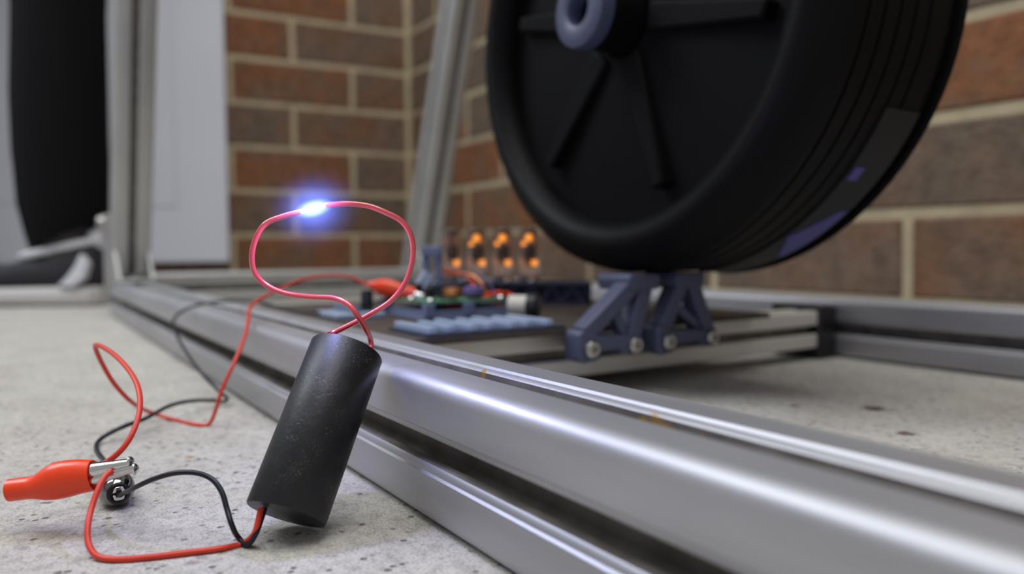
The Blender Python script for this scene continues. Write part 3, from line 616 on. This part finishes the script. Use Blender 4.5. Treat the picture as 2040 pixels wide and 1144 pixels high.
# round chrome sleeve seen end on, black liner and a small steel jaw gripping the black wire
n0, n1 = V((-0.2439, 0.0228, 0.0050)), V((-0.2747, 0.0222, 0.0042)); nd = (n1-n0).normalized()
obj('clip_sleeve', MB().lathe([(.0030, .0009), (.0032, .0), (.0038, .0006), (.0044, .0018), (.0049, .0036), (.0052, .0060), (.0050, .0100), (.0040, .015), (.0026, .018), (.0012, .019), (.0010, .0175), (.0028, .012), (.0030, .003)], n0, nd, 48, closed=True), 'dark_chrome', bl)
obj('clip_liner', MB().lathe([(.0031, .0010), (.0031, -.0003), (.0028, -.0005), (.0023, -.0003), (.0021, .0006), (.0020, .0050), (.0004, .0052)], n0, nd, 36), 'chip', bl)
na = (Z-nd*nd.z).normalized(); nb = nd.cross(na)
for sgn in (1, -1):
    m = MB(); c = n0-nd*.0006
    pts_ = [(-.0017, .0003), (-.0008, .0004), (-.0006, .0010), (.0006, .0010), (.0008, .0004), (.0017, .0003), (.0013, .0017), (.0006, .0020), (-.0006, .0020), (-.0013, .0017)]
    m.prism([(x, y*sgn) for x, y in (pts_ if sgn > 0 else pts_[::-1])], c, nb, na, nd*.0055)
    obj('jaw', m, 'steel', bl, bevel=.00015)

# ------------------------------------------------------------------ person standing behind the frame
HX, SZ = -.590, 1.085          # heel, and how far off the shoe stands
per = thing('person', G(HX-.08, SZ, 0), 'person in wide black trousers and dark sneakers standing behind the frame', 'person')
def loft(secs, n=24, expo=2.0):
    """secs: (s towards the toe, half width, z bottom, z top)"""
    R_ = []
    for s, hw, zb, zt_ in secs:
        ring = []
        for i in range(n):
            u = 2*math.pi*i/n; c_, s_ = math.cos(u), math.sin(u)
            ring.append(G(HX-s, SZ+OFF+hw*math.copysign(abs(c_)**(2/expo), c_), (zb+zt_)/2+(zt_-zb)/2*math.copysign(abs(s_)**(2/expo), s_)))
        R_.append(ring)
    return MB().rings(R_)
def shoe(par):
    up_ = loft([(-.002, .016, .032, .085), (.004, .026, .026, .094), (.018, .033, .024, .090), (.045, .036, .024, .076), (.075, .037, .024, .072), (.100, .038, .024, .068), (.120, .039, .024, .062), (.140, .040, .024, .058), (.175, .043, .024, .055), (.215, .045, .024, .052), (.250, .040, .024, .046), (.275, .028, .025, .038), (.284, .014, .026, .033)], 24, 2.6)
    s = obj('shoe', up_, 'shoe', par)
    so = loft([(-.006, .020, .002, .026), (.004, .032, .001, .028), (.05, .037, .001, .029), (.11, .040, .002, .028), (.18, .046, .001, .028), (.24, .045, .001, .028), (.275, .034, .003, .028), (.291, .016, .006, .026)], 24, 5)
    obj('sole', so, 'sole', s)
    # pale heel tab, pale lining round the ankle, and the white side stripe
    obj('heel_tab', loft([(-.0045, .012, .080, .108), (.004, .017, .079, .112), (.012, .015, .084, .108)], 16, 3), 'white', s)
    lining = []
    for i in range(25):
        u = 2*math.pi*i/24; cx_ = .055+.056*math.cos(u); lining.append(G(HX-cx_, SZ+OFF+.034*math.sin(u), .082+.012*(-math.cos(u))+.004*abs(math.sin(u))-.006*abs(math.sin(u))))
    obj('ankle_lining', MB().tube(lining, .0055, 8, 2), 'white', s)
    st_ = [(.010, .074), (.018, .058), (.030, .042), (.044, .029), (.022, .028), (.006, .040), (.000, .060)]
    stp = MB()
    a_ = [G(HX-p[0], SZ+OFF-.0385, p[1]) for p in st_]; b_ = [G(HX-p[0], SZ+OFF-.024, p[1]) for p in st_]
    n = len(a_); stp.add(a_+b_, [tuple(range(n)), tuple(range(n, 2*n))[::-1]]+[(i, (i+1) % n, (i+1) % n+n, i+n) for i in range(n)])
    obj('side_stripe', stp, 'white', s, bevel=.002)
    tg = loft([(.080, .016, .060, .072), (.090, .022, .060, .080), (.100, .022, .058, .080), (.108, .014, .056, .074)], 16, 3)
    obj('tongue', tg, 'white', s)
M['sock'] = mat('dark_grey_sock', (0.05, 0.045, 0.045), 0.9)
for ds, of in ((0, 0), (.30, .12)):
    obj('sock', MB().rings([[G(HX-.048-ds+r_*math.cos(2*math.pi*i/20), SZ+of+r_*math.sin(2*math.pi*i/20), z) for i in range(20)] for z, r_ in ((.045, .030), (.075, .036), (.12, .037), (.17, .040))]), 'sock', per)
OFF = 0.0; shoe(per)
OFF = 0.12; HX -= .30; shoe(per); HX += .30
def trouser(par, off):
    R_ = []
    #  height, centre s, half width along the view, half depth, tilt
    for z, cs, hw, hd, tl in ((.097, .044, .050, .046, .023), (.115, .046, .055, .050, .016), (.15, .050, .060, .054, .006), (.22, .054, .063, .056, .0), (.30, .054, .063, .057, 0), (.42, .048, .060, .058, 0), (.52, .050, .066, .064, 0), (.70, .060, .085, .083, 0), (.86, .066, .100, .098, 0), (.93, .068, .108, .112, 0)):
        ring = []
        for i in range(32):
            u = 2*math.pi*i/32; wob = 1+.018*math.sin(3*u+z*22)+.012*math.sin(7*u-z*40)
            ring.append(G(HX-cs+hw*wob*math.cos(u), SZ+off+hd*wob*math.sin(u), z+tl*math.cos(u)+(.004*math.sin(5*u) if z < .11 else 0)))
        R_.append(ring)
    return MB().rings(R_)
tm = trouser(per, 0.0); HX -= .30; t2m = trouser(per, .12); HX += .30
tm.add(t2m.v, t2m.f)
pelvis = []
for z, hw, hd in ((.84, .10, .20), (.90, .115, .215), (.98, .11, .195), (1.04, .10, .175)):
    pelvis.append([G(HX-.21+hw*2.0*math.cos(2*math.pi*i/32), SZ+.06+hd*.7*math.sin(2*math.pi*i/32), z) for i in range(32)])
tm.rings(pelvis)
obj('trousers', tm, 'trousers', per)
# the body inside the clothes: both feet, legs and hips as one skinned surface
bme = D.meshes.new('body'); po = absloc(per)
pts = [(.20, .06, 1.00, .09), (.10, .0, .92, .075), (.055, .0, .50, .05), (.048, 0, .12, .030), (.048, 0, .06, .024), (.16, 0, .036, .010),
       (.30, .12, .92, .075), (.355, .12, .50, .05), (.348, .12, .12, .030), (.348, .12, .06, .024), (.46, .12, .036, .010)]
bme.from_pydata([G(HX-s, SZ+o, z)-po for s, o, z, r in pts], [(0, 1), (1, 2), (2, 3), (3, 4), (4, 5), (0, 6), (6, 7), (7, 8), (8, 9), (9, 10)], [])
bme.materials.append(M['skin'])
bo = D.objects.new('body', bme); COL.objects.link(bo); bo.parent = per
sk = bo.modifiers.new('skin', 'SKIN')
for v, p in zip(bme.skin_vertices[0].data, pts): v.radius = (p[3], p[3])
bme.skin_vertices[0].data[0].use_root = True
bo.modifiers.new('sub', 'SUBSURF').levels = 1
